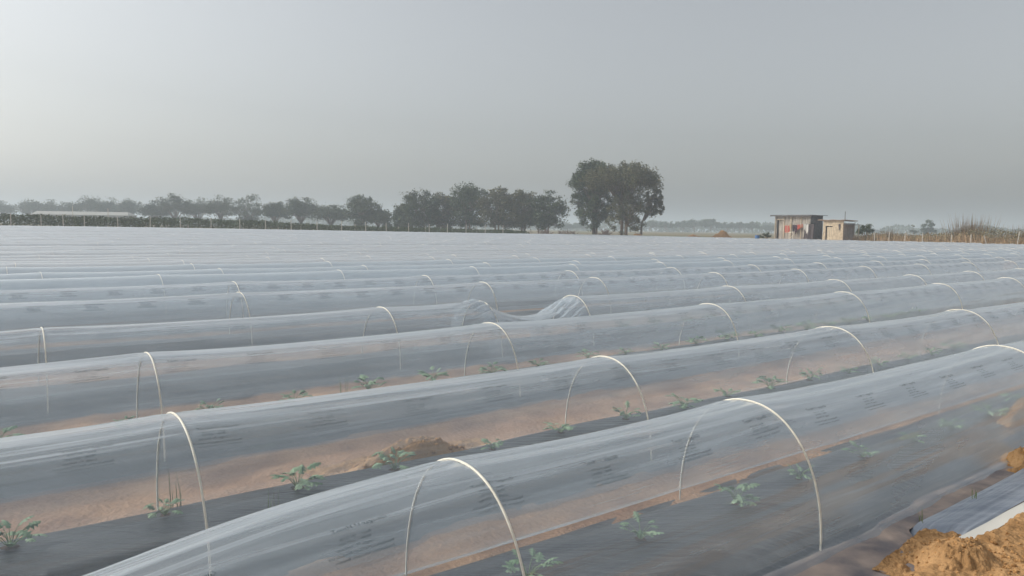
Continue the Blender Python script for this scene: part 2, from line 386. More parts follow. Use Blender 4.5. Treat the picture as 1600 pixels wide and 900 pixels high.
def print_blocks(row, idx, r_first, step, r_last):
    Vs, Fs, n = [], [], 0
    src_v, src_f = (TXT_V, TXT_F) if idx < 4 else (BAR_V, BAR_F)
    r = r_first
    k = 0
    while r < r_last:
        u = src_v[:, 0] * .86; v = src_v[:, 1] * .92
        rr = r + .15 - u                       # mirrored along the row
        phi = 1.93 - (v + .0) / .62 + .02 * math.sin(k * 2.3)
        x, z = film_pts(row, rr, phi, idx, True)
        c, s_ = np.cos(phi), np.sin(phi)
        x = x + .0025 * c; z = z + .0025 * s_ + .02
        Vs.append(W3(rr, row_p(row, rr) + x, z)); Fs += [[i + n for i in f] for f in src_f]; n += len(u)
        r += step; k += 1
    return np.concatenate(Vs), Fs

PRINT = {0: (.50, .63), 1: (-1.43, .62), 2: (-1.2, .64), 3: (-1.5, .66), 4: (-.6, .66), 5: (0, .66)}
def hoop_mesh(h, rad, n=5, seg=30):
    ph = np.linspace(.0, math.pi, seg)
    c, s_ = np.cos(ph), np.sin(ph)
    x = (HW + .004) * np.sign(c) * np.abs(c) ** .92; z = (h + .004) * s_ ** .92 + .02
    x = np.concatenate([[x[0]], x, [x[-1]]]); z = np.concatenate([[-.12], z, [-.12]])
    pts = np.stack([x * 0, x, z], -1)                # local: x along r, y along p
    return tube(pts, rad, n)
ROWANG = math.atan2(RD[1], RD[0])
hoop_cache = {}
for idx, row in enumerate(ROWS):
    V, Fc, UV = film_mesh(row, idx)
    root = empty('low_tunnel', tuple(W3(row['hoops'][0], row_p(row, np.array(row['hoops'][0])), 0.0)))
    film = None
    mt = FILM[idx % 3] if idx < 6 else FILM[3]
    if idx in PRINT:
        r1, stp = PRINT[idx]
        pv, pf = print_blocks(row, idx, r1, stp, row['en'] - 1)
        nq = len(Fc)
        allF = [list(map(int, f)) for f in Fc] + [[i + len(V) for i in f] for f in pf]
        UV2 = np.concatenate([UV, np.zeros((len(pv), 2))])
        film = mesh_np('plastic_film', np.concatenate([V, pv]), allF, [mt, INK if idx < 3 else INKF], root, uv=UV2, smooth=True,
                       midx=[0] * nq + [1] * len(pf))
    else:
        film = mesh_np('plastic_film', V, Fc, mt, root, uv=UV, smooth=True)
    loc = root.location
    film.matrix_parent_inverse = Matrix.Translation(-loc)
    if idx == 3:
        for ra_, rb_, am, dd in ((7.26, 7.70, .034, .024), (5.74, 5.95, .018, .008)):
            rr = np.arange(ra_, rb_, .016); ph = np.linspace(.06, math.pi - .06, 170)
            Rr, Ph = np.meshgrid(rr, ph, indexing='ij')
            x, z = film_pts(row, Rr, Ph, idx, True)
            t_ = (Rr - ra_) / (rb_ - ra_)
            off = .006 + dd * np.sin(math.pi * t_) * .6 + am * (np.abs(fbm(Rr * 6 + 3, Ph * 9 + Rr * 2, 3)) + .4 * np.abs(np.sin(Ph * 17 + 5 * Rr))) * np.sin(math.pi * np.clip(t_ * .9 + .08, 0, 1))
            x = x + off * np.cos(Ph); z = z + off * np.sin(Ph) + .02
            bf = mesh_np('bunched_film', W3(Rr, row_p(row, Rr) + x, z).reshape(-1, 3), grid_faces(len(rr), len(ph)), FILMB, root, uv=np.stack([Rr, Ph], -1).reshape(-1, 2), smooth=True)
            bf.matrix_parent_inverse = Matrix.Translation(-loc)
    if idx < 34:
        rad = .0062 if idx < 3 else .006
        key = (round(row['h'], 3), rad)
        if key not in hoop_cache:
            hv, hf = hoop_mesh(row['h'], rad, 6 if idx < 6 else 4, 40 if idx < 6 else 16)
            tmp = mesh_np('hoop', hv, hf, HOOP, smooth=True); hoop_cache[key] = tmp.data; bpy.data.objects.remove(tmp)
        for k, hr in enumerate(row['hoops']):
            if idx > 5 and k % 1: continue
            h_ = bpy.data.objects.new('hoop', hoop_cache[key]); COL.objects.link(h_); h_.parent = root
            w = W3(hr, row_p(row, np.array(hr)), 0.0)
            h_.location = (w[0] - loc[0], w[1] - loc[1], w[2] - loc[2])
            if idx >= 6: h_.scale = (.6, 1, 1) if idx < 11 else (.5, .995, .993)
            h_.rotation_euler = (0, R_(random.uniform(-1.5, 1.5)), ROWANG + R_(random.uniform(-2, 2)))
    if idx == 0: lab = 'nearest hooped plastic tunnel with printed marks, crossing the bottom right'
    elif idx == 3: lab = 'fourth plastic tunnel from the front, its film slumped and bunched between two hoops'
    elif idx < 12: lab = '%s long clear plastic tunnel counted from the front of the field' % ORD[idx]
    else: lab = 'far low plastic tunnel, one of the pale ridges packed toward the trees'
    tag(root, lab, 'tunnel', 'low plastic tunnels' if idx < 12 else 'far low plastic tunnels')

# ------------------------------------------------------------------ mulch-covered beds inside the near tunnels
for idx, row in enumerate(ROWS[:9]):
    st, en = row['st'] + .6, min(row['en'], row['p'] * 3 + 8)
    rr = np.arange(st, en, .06 if idx < 3 else .15)
    prof_x = np.array([-.60, -.57, -.54, -.48, -.42, -.34, -.24, -.12, 0, .12, .24, .34, .42, .48, .54, .60, .66])
    q = 1 - sm((np.abs(prof_x) - .34) / .28)
    RR, XX = np.meshgrid(rr, prof_x, indexing='ij')
    Z = q[None] * row['bed'] * (1 + .22 * fbm(RR * .7 + idx * 3, XX * 2, 2)) + .020 * fbm(RR * .8, XX * 12 + idx, 3) + .006 * np.sin(XX * 70 + 3 * fbm(RR * 1.1, XX * 2, 2)) - .035
    # tucked wavy edge
    XX = XX - .10 * (XX > -.3) + np.sign(XX) * .035 * fbm(RR * 1.4 + idx * 8, np.sign(XX) * 3, 3) * (np.abs(XX) > .4)
    V = W3(RR, row_p(row, RR) + XX, Z + .01).reshape(-1, 3)
    names = ORD[idx]
    o = mesh_np('mulch_film', V, grid_faces(len(rr), len(prof_x)), MULCH, smooth=True)
    tag(o, 'black mulch sheet over the raised bed inside the %s tunnel' % names, 'mulch sheet', 'mulch sheets on the beds')

# ------------------------------------------------------------------ soil heaps and clods
def ico(sub=1):
    bm = bmesh.new(); bmesh.ops.create_icosphere(bm, subdivisions=sub, radius=1)
    V = np.array([v.co[:] for v in bm.verts]); Fc = [[v.index for v in f.verts] for f in bm.faces]; bm.free(); return V, Fc
ICO1 = ico(1); ICO2 = ico(2)
def heap(name, cx, cy, rx, ry, hh, rz, label, n=90, clods=60, seed=0, z0=0.0, mt=None, cat='soil heap', group=None, clod=(.005, .02), parent=None):
    g = np.linspace(-1.25, 1.25, n)
    X, Y = np.meshgrid(g, g, indexing='ij')
    ang = np.arctan2(Y, X); rad = np.hypot(X, Y) * (1 + .35 * fbm(np.cos(ang) * 1.5 + seed * 7, np.sin(ang) * 1.5 + seed, 3))
    sc = min(rx, ry)
    def hf(X, Y, rad):
        return hh * (np.clip(1 - rad, -.25, 1) ** 1 if False else (1 - sm(rad)) - .12 * rad) + hh * .28 * fbm(X * 3 + seed, Y * 3, 3) * (rad < 1.2) + sc * .055 * fbm(X * 11 + seed, Y * 11, 5)
    Z = hf(X, Y, rad)
    V = np.stack([X * rx, Y * ry, Z], -1).reshape(-1, 3)
    t = empty(name, (cx, cy, z0), rz) if clods else None
    o = mesh_np('heap_mound' if clods else name, V, grid_faces(n, n), mt or HEAP, t, smooth=True)
    if clods:
        mb = MB()
        rnd = np.random.default_rng(seed + 50)
        for k in range(clods):
            a = rnd.uniform(0, 2 * math.pi); q = rnd.uniform(0, 1.1) ** .7
            x, y = q * math.cos(a), q * math.sin(a)
            i = int(np.clip((x + 1.25) / 2.5 * (n - 1), 0, n - 1)); j = int(np.clip((y + 1.25) / 2.5 * (n - 1), 0, n - 1))
            z = Z[i, j]
            if z < -.02: continue
            s = rnd.uniform(*clod) * (1 if rnd.random() < .85 else 1.7)
            iv = ICO1[0] * (1 + .22 * rnd.uniform(-1, 1, (len(ICO1[0]), 1))) * rnd.uniform(.6, 1.2, 3) * s
            mb.add(iv + np.array([x * rx, y * ry, z + s * .2]), ICO1[1])
        c = mb.build('clods', CLOD, t, smooth=False); c['kind'] = 'stuff'
        tag(t, label, cat, group); return t
    tag(o, label, cat, group); o.location = (cx, cy, z0); o.rotation_euler = (0, 0, rz); return o
def W2(r, p): return (RD[0] * r + ND[0] * p, RD[1] * r + ND[1] * p)
x, y = W2(4.32, 1.62); heap('soil_heap', x, y, .36, .25, .11, ROWANG + .12, 'orange clod heap at the lower right, in front of the nearest tunnel', n=170, clods=200, seed=1, z0=.05, clod=(.002, .008))
x, y = W2(6.75, 2.02); heap('soil_heap', x, y, .36, .30, .16, ROWANG, 'small orange soil heap at the right edge beside the nearest tunnel', n=110, clods=200, seed=3, z0=.02, clod=(.003, .012))
# the dug bank below the film hem
rr = np.arange(2.6, 8.2, .014); pp = np.arange(.1, 1.80, .014)
RR, PP = np.meshgrid(rr, pp, indexing='ij')
edge = 1.70 + .035 * fbm(RR * 2.2, RR * 0 + 4, 4) - .03 * np.exp(-((RR - 4.9) / .2) ** 2)
zb = -.05 + .13 * sm((edge - PP) / .06 + .75) + .05 * fbm(RR * 2.1, PP * 2.4, 3) + .028 * np.abs(fbm(RR * 12, PP * 12, 4)) * (PP < edge) + .012 * fbm(RR * 34, PP * 34, 3)
bank = empty('soil_bank', tuple(W3(4.8, 1.4, 0)))
o = mesh_np('bank_mound', W3(RR, PP, zb).reshape(-1, 3), grid_faces(len(rr), len(pp)), HEAP, bank, smooth=True); o.matrix_parent_inverse = Matrix.Translation(-bank.location)
mb = MB(); rnd = np.random.default_rng(77)
for k in range(450):
    r_, p_ = rnd.uniform(3.6, 7), rnd.uniform(.8, 1.66)
    if rnd.random() < .45: r_, p_ = 4.6 + rnd.normal() * .25, 1.42 + rnd.normal() * .10
    z_ = zb[int((r_ - 2.6) / .014), int(np.clip((p_ - .1) / .014, 0, len(pp) - 1))]
    s_ = rnd.uniform(.003, .010) * (1 if rnd.random() < .93 else 1.8)
    mb.add(ICO1[0] * (1 + .25 * rnd.uniform(-1, 1, (len(ICO1[0]), 1))) * rnd.uniform(.6, 1.2, 3) * s_ + W3(r_, p_, z_ + s_ * .2), ICO1[1])
c = mb.build('clods', CLOD, bank); c['kind'] = 'stuff'; c.matrix_parent_inverse = Matrix.Translation(-bank.location)
tag(bank, 'broad bank of dug orange soil at the bottom right corner, below the film hem', 'soil bank')
x, y = W2(7.85, 2.52); heap('soil_heap', x, y, .60, .26, .30, ROWANG, 'blurred soil heap seen through film at the right end of the nearest tunnel', n=60, clods=40, seed=4)
x, y = W2(2.75, 4.86); heap('soil_heap', x, y, .62, .26, .17, ROWANG, 'long low soil heap behind the seedlings of the second tunnel', n=70, clods=160, seed=5, z0=.04)

# mulch strip lying outside the nearest tunnel, with its pale hem
def strip(rs, p_of_v, z_of_v, nv):
    RR, VV = np.meshgrid(rs, np.linspace(0, 1, nv), indexing='ij')
    return W3(RR, p_of_v(RR, VV), z_of_v(RR, VV)).reshape(-1, 3), grid_faces(len(rs), nv)
rs = np.arange(4.5, 12.0, .04)
root = empty('mulch_strip', tuple(W3(4.0, 1.6, 0)))
V, Fc = strip(rs, lambda r, v: 2.03 + .012 * (r - 4.5) - (.26 + .012 * (r - 4.5)) * v + .02 * fbm(r * 1.2, v * 0 + 2, 2), lambda r, v: -.03 + .06 * sm((r - 4.5 - .12 * v) / .22) + .02 * np.sin(v * math.pi) + .02 * v + .013 * fbm(r * .7 + 3, v * 8 + r * .3, 4), 60)
o = mesh_np('film_sheet', V, Fc, SILVER, root, smooth=True); o.matrix_parent_inverse = Matrix.Translation(-root.location)
V, Fc = strip(rs, lambda r, v: 1.768 - .09 * v + .02 * fbm(r * 1.2, v * 0 + 2, 2), lambda r, v: .052 + .004 * np.sin(v * 3 + r * 2) + .01 * v, 6)
o = mesh_np('pale_hem', V, Fc, HEM, root, smooth=True); o.matrix_parent_inverse = Matrix.Translation(-root.location)
rs = np.arange(.5, 12.0, .04)
V, Fc = strip(rs, lambda r, v: 2.48 - (.45 + .45 * (1 - sm((r - 4.2) / .4))) * v, lambda r, v: .012 + .02 * fbm(r * 2, v * 4, 3) + .012 * v, 40)
o = mesh_np('dusty_film', V, Fc, DUSTY, root, smooth=True); o.matrix_parent_inverse = Matrix.Translation(-root.location)
tag(root, 'blue-grey folded mulch film with a pale hem, lying between tunnel and dug soil', 'mulch film')

# small grass tufts near the strip
def blades(n, spread, h, seed, w=.004, lean=.5, base=None):
    rnd = np.random.default_rng(seed); mb = MB()
    for k in range(n):
        a = rnd.uniform(0, 6.28); q = spread * rnd.random() ** .5; hh = h * rnd.uniform(.5, 1.1)
        b = np.array([q * math.cos(a), q * math.sin(a), 0]); d = rnd.uniform(0, 6.28); l = lean * rnd.random() * hh
        tp = b + np.array([l * math.cos(d), l * math.sin(d), hh]); md = (b + tp) / 2 + np.array([0, 0, hh * .1])
        s = np.array([math.sin(d) * w, -math.cos(d) * w, 0])
        mb.add([b - s, b + s, md + s * .8, md - s * .8, tp], [[0, 1, 2, 3], [3, 2, 4]])
    return mb
GRASSM = pmat('green_grass_blades', (.07, .12, .04), (.20, .24, .10), island=True, rough=.8)
for k, (px, Yd, lab) in enumerate(((1463, 4.28, 'thin green weed rooted on the clod heap at the lower right'), (1545, 4.75, 'green weed tuft at the edge of the pale film hem'))):
    b = at(px, Yd); o = blades(6, .02, .085, 30 + k, w=.0025).build('weed_tuft', GRASSM); o.location = (b.x, b.y, .1 if k == 0 else .08)
    tag(o, lab, 'weed')

# ------------------------------------------------------------------ watermelon seedlings
def leaf_shape(rnd, size):
    """a lobed leaf, folded a little along its midrib; lies in +x"""
    n = 7
    ys = []
    outline = []
    for i, (t, w) in enumerate(((0, .04), (.12, .26), (.24, .12), (.38, .44), (.50, .17), (.64, .38), (.76, .14), (.88, .18), (1.0, .02))):
        outline.append((t, w))
    V = []; Fc = []
    for t, w in outline:
        up = .18 * math.sin(t * 2.6)
        w *= rnd.uniform(.8, 1.15)
        V += [(t, -w, up - .3 * w), (t, 0, up + .04), (t, w, up - .3 * w)]
    for i in range(len(outline) - 1):
        a = i * 3; Fc += [[a, a + 1, a + 4, a + 3], [a + 1, a + 2, a + 5, a + 4]]
    return np.array(V) * size, Fc
def seedling_mesh(seed):
    rnd = np.random.default_rng(seed); lf = MB(); stt = MB()
    nl = int(rnd.integers(12, 19))
    for k in range(nl):
        a = k * 2.4 + rnd.uniform(-.3, .3); ln = rnd.uniform(.05, .15); hh = rnd.uniform(.04, .16)
        p0 = np.array([0, 0, 0.]); p2 = np.array([ln * math.cos(a), ln * math.sin(a), hh]); p1 = p2 * .5 + np.array([0, 0, .03])
        stt.tube([p0, p1, p2], [.004, .003, .002], 4)
        V, Fc = leaf_shape(rnd, rnd.uniform(.075, .13))
        tilt = rnd.uniform(-.5, .5); roll = rnd.uniform(-.6, .6)
        Mx = Matrix.Translation(p2) @ Matrix.Rotation(a + rnd.uniform(-.5, .5), 4, 'Z') @ Matrix.Rotation(tilt, 4, 'Y') @ Matrix.Rotation(roll, 4, 'X')
        lf.add([Mx @ Vector(v) for v in V], Fc)
    return lf, stt
SEED = []
for k in range(5):
    lf, stt = seedling_mesh(100 + k)
    a = lf.build('leaves', LEAF); b = stt.build('stem', STEM); SEED.append((a.data, b.data)); bpy.data.objects.remove(a); bpy.data.objects.remove(b)
def mulch_z(idx, r, x):
    r = np.array(float(r)); x = np.array(float(x)); q = 1 - sm((abs(x) - .34) / .28)
    return float(q * ROWS[idx]['bed'] * (1 + .22 * fbm(r * .7 + idx * 3, x * 2, 2)) + .020 * fbm(r * .8, x * 12 + idx, 3) - .025)
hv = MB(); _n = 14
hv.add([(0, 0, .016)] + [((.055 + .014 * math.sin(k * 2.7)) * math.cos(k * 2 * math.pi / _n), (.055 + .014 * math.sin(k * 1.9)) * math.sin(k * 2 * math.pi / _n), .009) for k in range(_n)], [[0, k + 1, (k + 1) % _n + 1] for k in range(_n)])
_h = hv.build('planting_hole_shade', pmat('hole_soil_and_shade', (.035, .025, .02), (.12, .075, .05), scale=30, rough=1)); HOLE = _h.data; bpy.data.objects.remove(_h)  # dark soil of the hole, with the shade around the plant painted in
NTH = lambda n: {1: '1st', 2: '2nd', 3: '3rd'}.get(n, '%dth' % n)
def seedlings(idx, r0_, step, count, dp):
    row = ROWS[idx]
    for k in range(count):
        r = r0_ + step * k + random.uniform(-.05, .05)
        dq = dp + random.uniform(-.03, .03)
        root = empty('watermelon_seedling', tuple(W3(r, row_p(row, np.array(r)) + dq, mulch_z(idx, r, dq + .10) + .004)), random.uniform(0, 6.28))
        sc = random.uniform(.5, .86); root.scale = (sc, sc, sc * random.uniform(.75, 1.1))
        d = SEED[random.randrange(5)]
        for nm, me in zip(('leaves', 'stem', 'planting_hole_shade'), d + (HOLE,)):
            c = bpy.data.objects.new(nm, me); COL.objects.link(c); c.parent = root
        tag(root, 'green melon seedling, %s from the left in the %s tunnel' % (NTH(k + 1), ORD[idx]), 'seedling', 'melon seedlings in the %s tunnel' % ORD[idx])
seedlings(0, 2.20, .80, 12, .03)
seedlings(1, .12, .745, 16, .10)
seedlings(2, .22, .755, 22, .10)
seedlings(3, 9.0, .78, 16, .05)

# grass weeds inside tunnels
for k, (idx, r, dp, lab) in enumerate(((1, .98, .3, 'tall thin grass weed by the first hoop of the second tunnel'), (2, 3.0, .25, 'thin upright weed between seedlings of the third tunnel'),
                                       (1, 1.35, -.3, 'short grass weed on the mulch of the second tunnel'))):
    o = blades(7, .04, .28, 60 + k, w=.003, lean=.25).build('grass_weed', GRASSM)
    row = ROWS[idx]; o.location = tuple(W3(r, row_p(row, np.array(r)) + dp, .1)); tag(o, lab, 'weed')

# ------------------------------------------------------------------ trees
def tree(px0, px1, ytop, Y, label, seed, fol=0, leaves=3000, clumps=26, ls=.34, low=.28, trunk_px=None, group='trees beyond the field', stems=1, flat=.55, droop=0.0, gap=.0, name='broadleaf_tree', shape='round', cscale=1.0):
    rnd = np.random.default_rng(seed)
    pxc = (px0 + px1) / 2; Wd = (px1 - px0) * Y / FPX; Ht = height_at(pxc, ytop, Y)
    base = at(trunk_px if trunk_px else pxc, Y, 0); Ht -= base.z
    cx = (pxc - (trunk_px if trunk_px else pxc)) * Y / FPX
    a = Wd / 2; top = Ht; bot = Ht * low; zc = (top + bot) / 2; hc = (top - bot) / 2
    cl = []
    tries = 0
    while len(cl) < clumps and tries < 4000:
        tries += 1
        v = rnd.normal(size=3); v /= np.linalg.norm(v); q = rnd.uniform(.25, 1) ** .5
        if shape == 'dome' and v[2] < -.1: v[2] *= -.6
        c = np.array([v[0] * q * a * .86, v[1] * q * a * .86, v[2] * q * hc * .88])
        if shape == 'umbrella': c[2] = abs(c[2]) * 1.0 - hc * .15 * rnd.random() + (-.9 * hc * (abs(c[0]) / a) ** 3 if rnd.random() < .6 else 0)
        cl.append(c + np.array([cx, 0, zc]))
    cl = np.array(cl)
    crad = (a * hc) ** .5 * rnd.uniform(.20, .36, len(cl)) * cscale
    per = leaves // len(cl)
    L_ = []
    for c, cr in zip(cl, crad):
        # a few twig sprays per clump gives an uneven outline
        ns = 7
        dirs = rnd.normal(size=(ns, 3)); dirs /= np.linalg.norm(dirs, axis=1)[:, None]
        spr = c + dirs * cr * rnd.uniform(.35, 1.1, (ns, 1)) * np.array([1, 1, flat])
        k = rnd.integers(0, ns, per)
        pts = spr[k] + rnd.normal(size=(per, 3)) * cr * .27 * np.array([1, 1, .75])
        if droop: pts[:, 2] -= np.abs(rnd.normal(size=per)) * cr * droop
        L_.append(pts)
    P = np.concatenate(L_); P = P[P[:, 2] > Ht * .04]
    P[:, 2] = np.minimum(P[:, 2], top * rnd.uniform(.985, 1.01, len(P)))
    n = len(P)
    nr = rnd.normal(size=(n, 3)) + np.array([0, 0, .9]); nr /= np.linalg.norm(nr, axis=1)[:, None]
    t = np.cross(nr, rnd.normal(size=(n, 3))); t /= np.linalg.norm(t, axis=1)[:, None]; b = np.cross(nr, t)
    sz = ls * rnd.uniform(.55, 1.25, (n, 1))
    V = np.stack([P - t * sz, P - b * sz * .42, P + t * sz, P + b * sz * .42], 1).reshape(-1, 3)
    root = empty(name, tuple(base))
    mesh_np('crown', V, np.arange(4 * n).reshape(-1, 4), FOL[fol], root)
    # trunk and limbs
    mb = MB()
    tr = max(.10, Ht * .017)
    for s in range(stems):
        off = np.array([(s - (stems - 1) / 2) * tr * 3.2, rnd.uniform(-.3, .3), 0])
        fork = np.array([cx * .35 + off[0] * 1.6 + rnd.uniform(-.3, .3), off[1], bot + (zc - bot) * .55])
        mb.tube([off + [0, 0, -.3], off * 1.1 + [rnd.uniform(-.1, .1), 0, fork[2] * .5], fork], [tr * 1.25, tr, tr * .75], 8)
        order = rnd.permutation(len(cl))[:max(6, int(len(cl) * .7))]
        for i in order[s::stems]:
            c = cl[i]; st = fork * rnd.uniform(.62, 1.0) if c[2] > fork[2] * .7 else fork * .62
            st = np.array([fork[0] * st[2] / fork[2] + off[0] * (1 - st[2] / fork[2]), fork[1], st[2]])
            m_ = st * .45 + c * .55 + np.array([0, 0, .12 * np.linalg.norm(c - st)])
            mb.tube([st, m_, c], [tr * .5, tr * .28, tr * .1], 5)
    mb.build('trunk', BARK, root, smooth=True)
    tag(root, label, 'tree', group)
    return root
G1 = 'hazy trees behind the left fence'
T = [
 (-14, 27, 313, 420, 'faint hazy tree at the extreme left edge of the skyline', 1, .0, 'dome'),
 (33, 68, 309, 400, 'pale hazy tree left of the long white roof', 1, 0, 'dome'),
 (60, 92, 312, 400, 'pale round tree behind the left half of the white roof', 1, 0, 'dome'),
 (86, 122, 315, 410, 'low pale tree behind the middle of the white roof', 1, 0, 'dome'),
 (116, 165, 303, 370, 'tall hazy tree above the right half of the white roof', 1, 0, 'dome'),
 (150, 192, 308, 380, 'hazy round tree behind the right end of the white roof', 1, 0, 'dome'),
 (182, 220, 307, 370, 'hazy dome tree just right of the long white roof', 1, 0, 'dome'),
 (224, 262, 314, 300, 'low spreading tree at the left end of the long tree clump', 1, 0, 'dome'),
 (248, 300, 303, 300, 'flat topped tree, second of the long clump left of the lone round one', 0, 0, 'dome'),
 (290, 330, 307, 310, 'bushy tree in the middle of the long clump on the left', 0, 0, 'dome'),
 (322, 370, 305, 300, 'wide tree closing the long clump before the round crowned one', 0, 0, 'dome'),
 (368, 410, 303, 290, 'round open crowned tree with a thin forked trunk', 0, 0, 'round'),
 (412, 448, 313, 270, 'small open tree left in the low middle clump', 1, 0, 'dome'),
 (446, 496, 308, 265, 'dense dark tree at the centre of the low middle clump', 0, 0, 'dome'),
 (490, 544, 317, 262, 'low sloping tree at the right of the low middle clump', 0, 0, 'dome'),
 (542, 592, 298, 235, 'tall leaning tree standing before the gap in the skyline', 0, 0, 'round'),
 (570, 612, 325, 233, 'low dense tree sloping down under the tall leaning one', 0, 0, 'dome'),
 (614, 646, 318, 210, 'small outermost tree at the left of the dark right clump', 1, 0, 'round'),
 (632, 686, 294, 205, 'spreading tree, second from the left in the dark clump', 0, 0, 'round'),
 (668, 716, 300, 212, 'olive bushy tree left of the tallest one in the clump', 2, 0, 'round'),
 (702, 758, 284, 205, 'tallest tree in the dark clump behind the fence posts', 0, 0, 'round'),
 (748, 802, 289, 200, 'thick olive tree just right of the tallest in the clump', 2, 0, 'round'),
 (794, 838, 290, 198, 'domed tree with pale upright limbs showing in its crown', 2, 0, 'round'),
 (826, 879, 297, 195, 'thin open tree at the right end of the dark clump', 0, 0, 'round'),
]
for k, (x0, x1, yt, Yd, lab, fo, _, shp) in enumerate(T):
    ex = (x1 - x0) * .09
    tree(x0 - ex, x1 + ex, yt, Yd, lab, 200 + k, fol=fo, leaves=int(5200 if Yd > 280 else 9000), clumps=60 if Yd > 280 else 80, ls=.20 + .0006 * Yd, low=-.04 if shp == 'dome' else .05, cscale=1.08,
         shape=shp, group='trees beyond the fence', flat=.5, stems=2 if Yd < 215 else 1)
for k, (x0, x1, yt, Yd) in enumerate(((618, 665, 336, 207), (655, 715, 333, 214), (712, 760, 338, 209), (765, 815, 336, 204), (812, 868, 334, 200), (590, 614, 346, 230))):
    tree(x0, x1, yt, Yd, ['dark undergrowth bush at the left foot of the dark clump', 'dark undergrowth bush under the olive bushy tree', 'dark undergrowth bush under the tallest tree', 'dark undergrowth bush right of the tallest tree',
         'dark undergrowth bush at the right foot of the clump', 'tiny dark bush in the gap beside the leaning tree'][k], 260 + k, fol=0, leaves=1500, clumps=14, ls=.33, low=.02, shape='dome', group='bushes under the trees', name='bush')
# the two big trees
tree(882, 972, 246, 174, 'big dark tree with a short trunk, left of the pair at centre', 301, fol=0, leaves=19000, clumps=130, ls=.27, low=.38, trunk_px=926, shape='dome', flat=.8, group='pair of big trees at the field end', droop=.5, cscale=.62)
tree(884, 968, 276, 174, 'leafy lower growth around the big dark tree trunk', 302, fol=0, leaves=12000, clumps=90, ls=.27, low=.12, trunk_px=930, shape='round', group='pair of big trees at the field end', cscale=.62, name='sapling', droop=.3)
tree(898, 1037, 248, 166, 'big drooping tree with pale double trunk, right of the central pair', 303, fol=2, leaves=24000, clumps=180, ls=.26, low=.46, trunk_px=973, shape='dome', flat=.8, droop=.9, group='pair of big trees at the field end', stems=2, cscale=.55)
tree(934, 1022, 280, 165, 'sparse hanging growth around the pale double trunk', 304, fol=2, leaves=8500, clumps=100, ls=.24, low=.05, trunk_px=976, shape='round', group='pair of big trees at the field end', cscale=.42, name='sapling', droop=.6)
tree(1002, 1036, 286, 166, 'hanging bough of leaves at the right side of the drooping tree', 305, fol=2, leaves=4200, clumps=34, ls=.25, low=.30, trunk_px=1000, shape='round', group='pair of big trees at the field end', cscale=.5, name='sapling', droop=1.0)
# distant hazy line
far = [(866, 900, 350), (890, 936, 346), (996, 1030, 345), (1022, 1056, 346), (1048, 1082, 344), (1066, 1100, 341), (1090, 1128, 340), (1118, 1150, 345), (1142, 1166, 344), (1160, 1186, 346), (1180, 1212, 351)]
for k, (x0, x1, yt) in enumerate(far):
    tree(x0, x1, yt, 640 + 14 * (k % 3), 'blue hazed tree of the distant wood between big tree and hut' if k > 1 else 'blue hazed distant tree low behind the gap left of the big tree', 330 + k, fol=1, leaves=1700, clumps=22, ls=1.0, low=.03, shape='dome', group='distant trees right of the pair' if k > 1 else 'distant trees left of the pair')
tree(1432, 1460, 344, 380, 'pale blue tree standing above the scrub right of the hut', 350, fol=1, leaves=2200, clumps=22, ls=.5, low=.05, shape='round', group='hazed trees on the right')
tree(1418, 1430, 349, 380, 'tiny pale tree just left of the hazed round one', 351, fol=1, leaves=500, clumps=8, ls=.4, low=.2, shape='round', group='hazed trees on the right')
tree(1336, 1362, 346, 125, 'dark leafless looking bush against the small hut', 352, fol=0, leaves=1500, clumps=16, ls=.16, low=.02, shape='dome', name='bush', group='bushes near the hut')
tree(1184, 1205, 363, 124, 'dark green shrub just left of the large hut', 353, fol=0, leaves=700, clumps=10, ls=.14, low=.02, shape='dome', name='bush', group='bushes near the hut')

# far-off wood as one mass
rnd = np.random.default_rng(5)
Ps = []
for k in range(26000):
    px = rnd.uniform(-500, 2300); Yd = rnd.uniform(820, 1000)
    hh = (9 + 7 * float(fbm(np.array(px / 38.), np.array(3.0), 4))) * rnd.random() ** .6
    Ps.append(((px - 800) / FPX * Yd, Yd, hh))
Ps = np.array(Ps); n = len(Ps)
nr = rnd.normal(size=(n, 3)); nr /= np.linalg.norm(nr, axis=1)[:, None]; t = np.cross(nr, rnd.normal(size=(n, 3))); t /= np.linalg.norm(t, axis=1)[:, None]; b = np.cross(nr, t)
V = np.stack([Ps - t * 2.2, Ps - b * 1.1, Ps + t * 2.2, Ps + b * 1.1], 1).reshape(-1, 3)
tag(mesh_np('distant_wood', V, np.arange(4 * n).reshape(-1, 4), FOL[1]), 'faint far-off wood along the horizon', 'wood', kind='stuff')

# ------------------------------------------------------------------ plantation strip and dry grass behind the left fence
def leaf_band(rfun, n, size, m, name, label, cat, seed, up=.2, stretch=.45, kind='stuff'):
    rnd = np.random.default_rng(seed)
    P = rfun(rnd, n)
    nr = rnd.normal(size=(n, 3)) + [0, 0, up]; nr /= np.linalg.norm(nr, axis=1)[:, None]
    t = np.cross(nr, rnd.normal(size=(n, 3))); t /= np.linalg.norm(t, axis=1)[:, None]; b = np.cross(nr, t)
    s = size * rnd.uniform(.5, 1.3, (n, 1))
    V = np.stack([P - t * s, P - b * s * stretch, P + t * s, P + b * s * stretch], 1).reshape(-1, 3)
    return tag(mesh_np(name, V, np.arange(4 * n).reshape(-1, 4), m), label, cat, kind=kind)
def band1(rnd, n):
    r = rnd.uniform(-40, 104, n); p = rnd.uniform(131, 141, n)
    top = 2.35 - 1.05 * sm((r - 15) / 75) + .5 * fbm(r * .8, p * .8, 3) + .35 * fbm(r * .09, p * 0, 2)
    z = top * rnd.random(n) ** .55
    return W3(r, p, z)
leaf_band(band1, 60000, .17, HEDGE, 'shrub_plantation', 'long dark green shrub plantation behind the left fence', 'shrubs', 11)
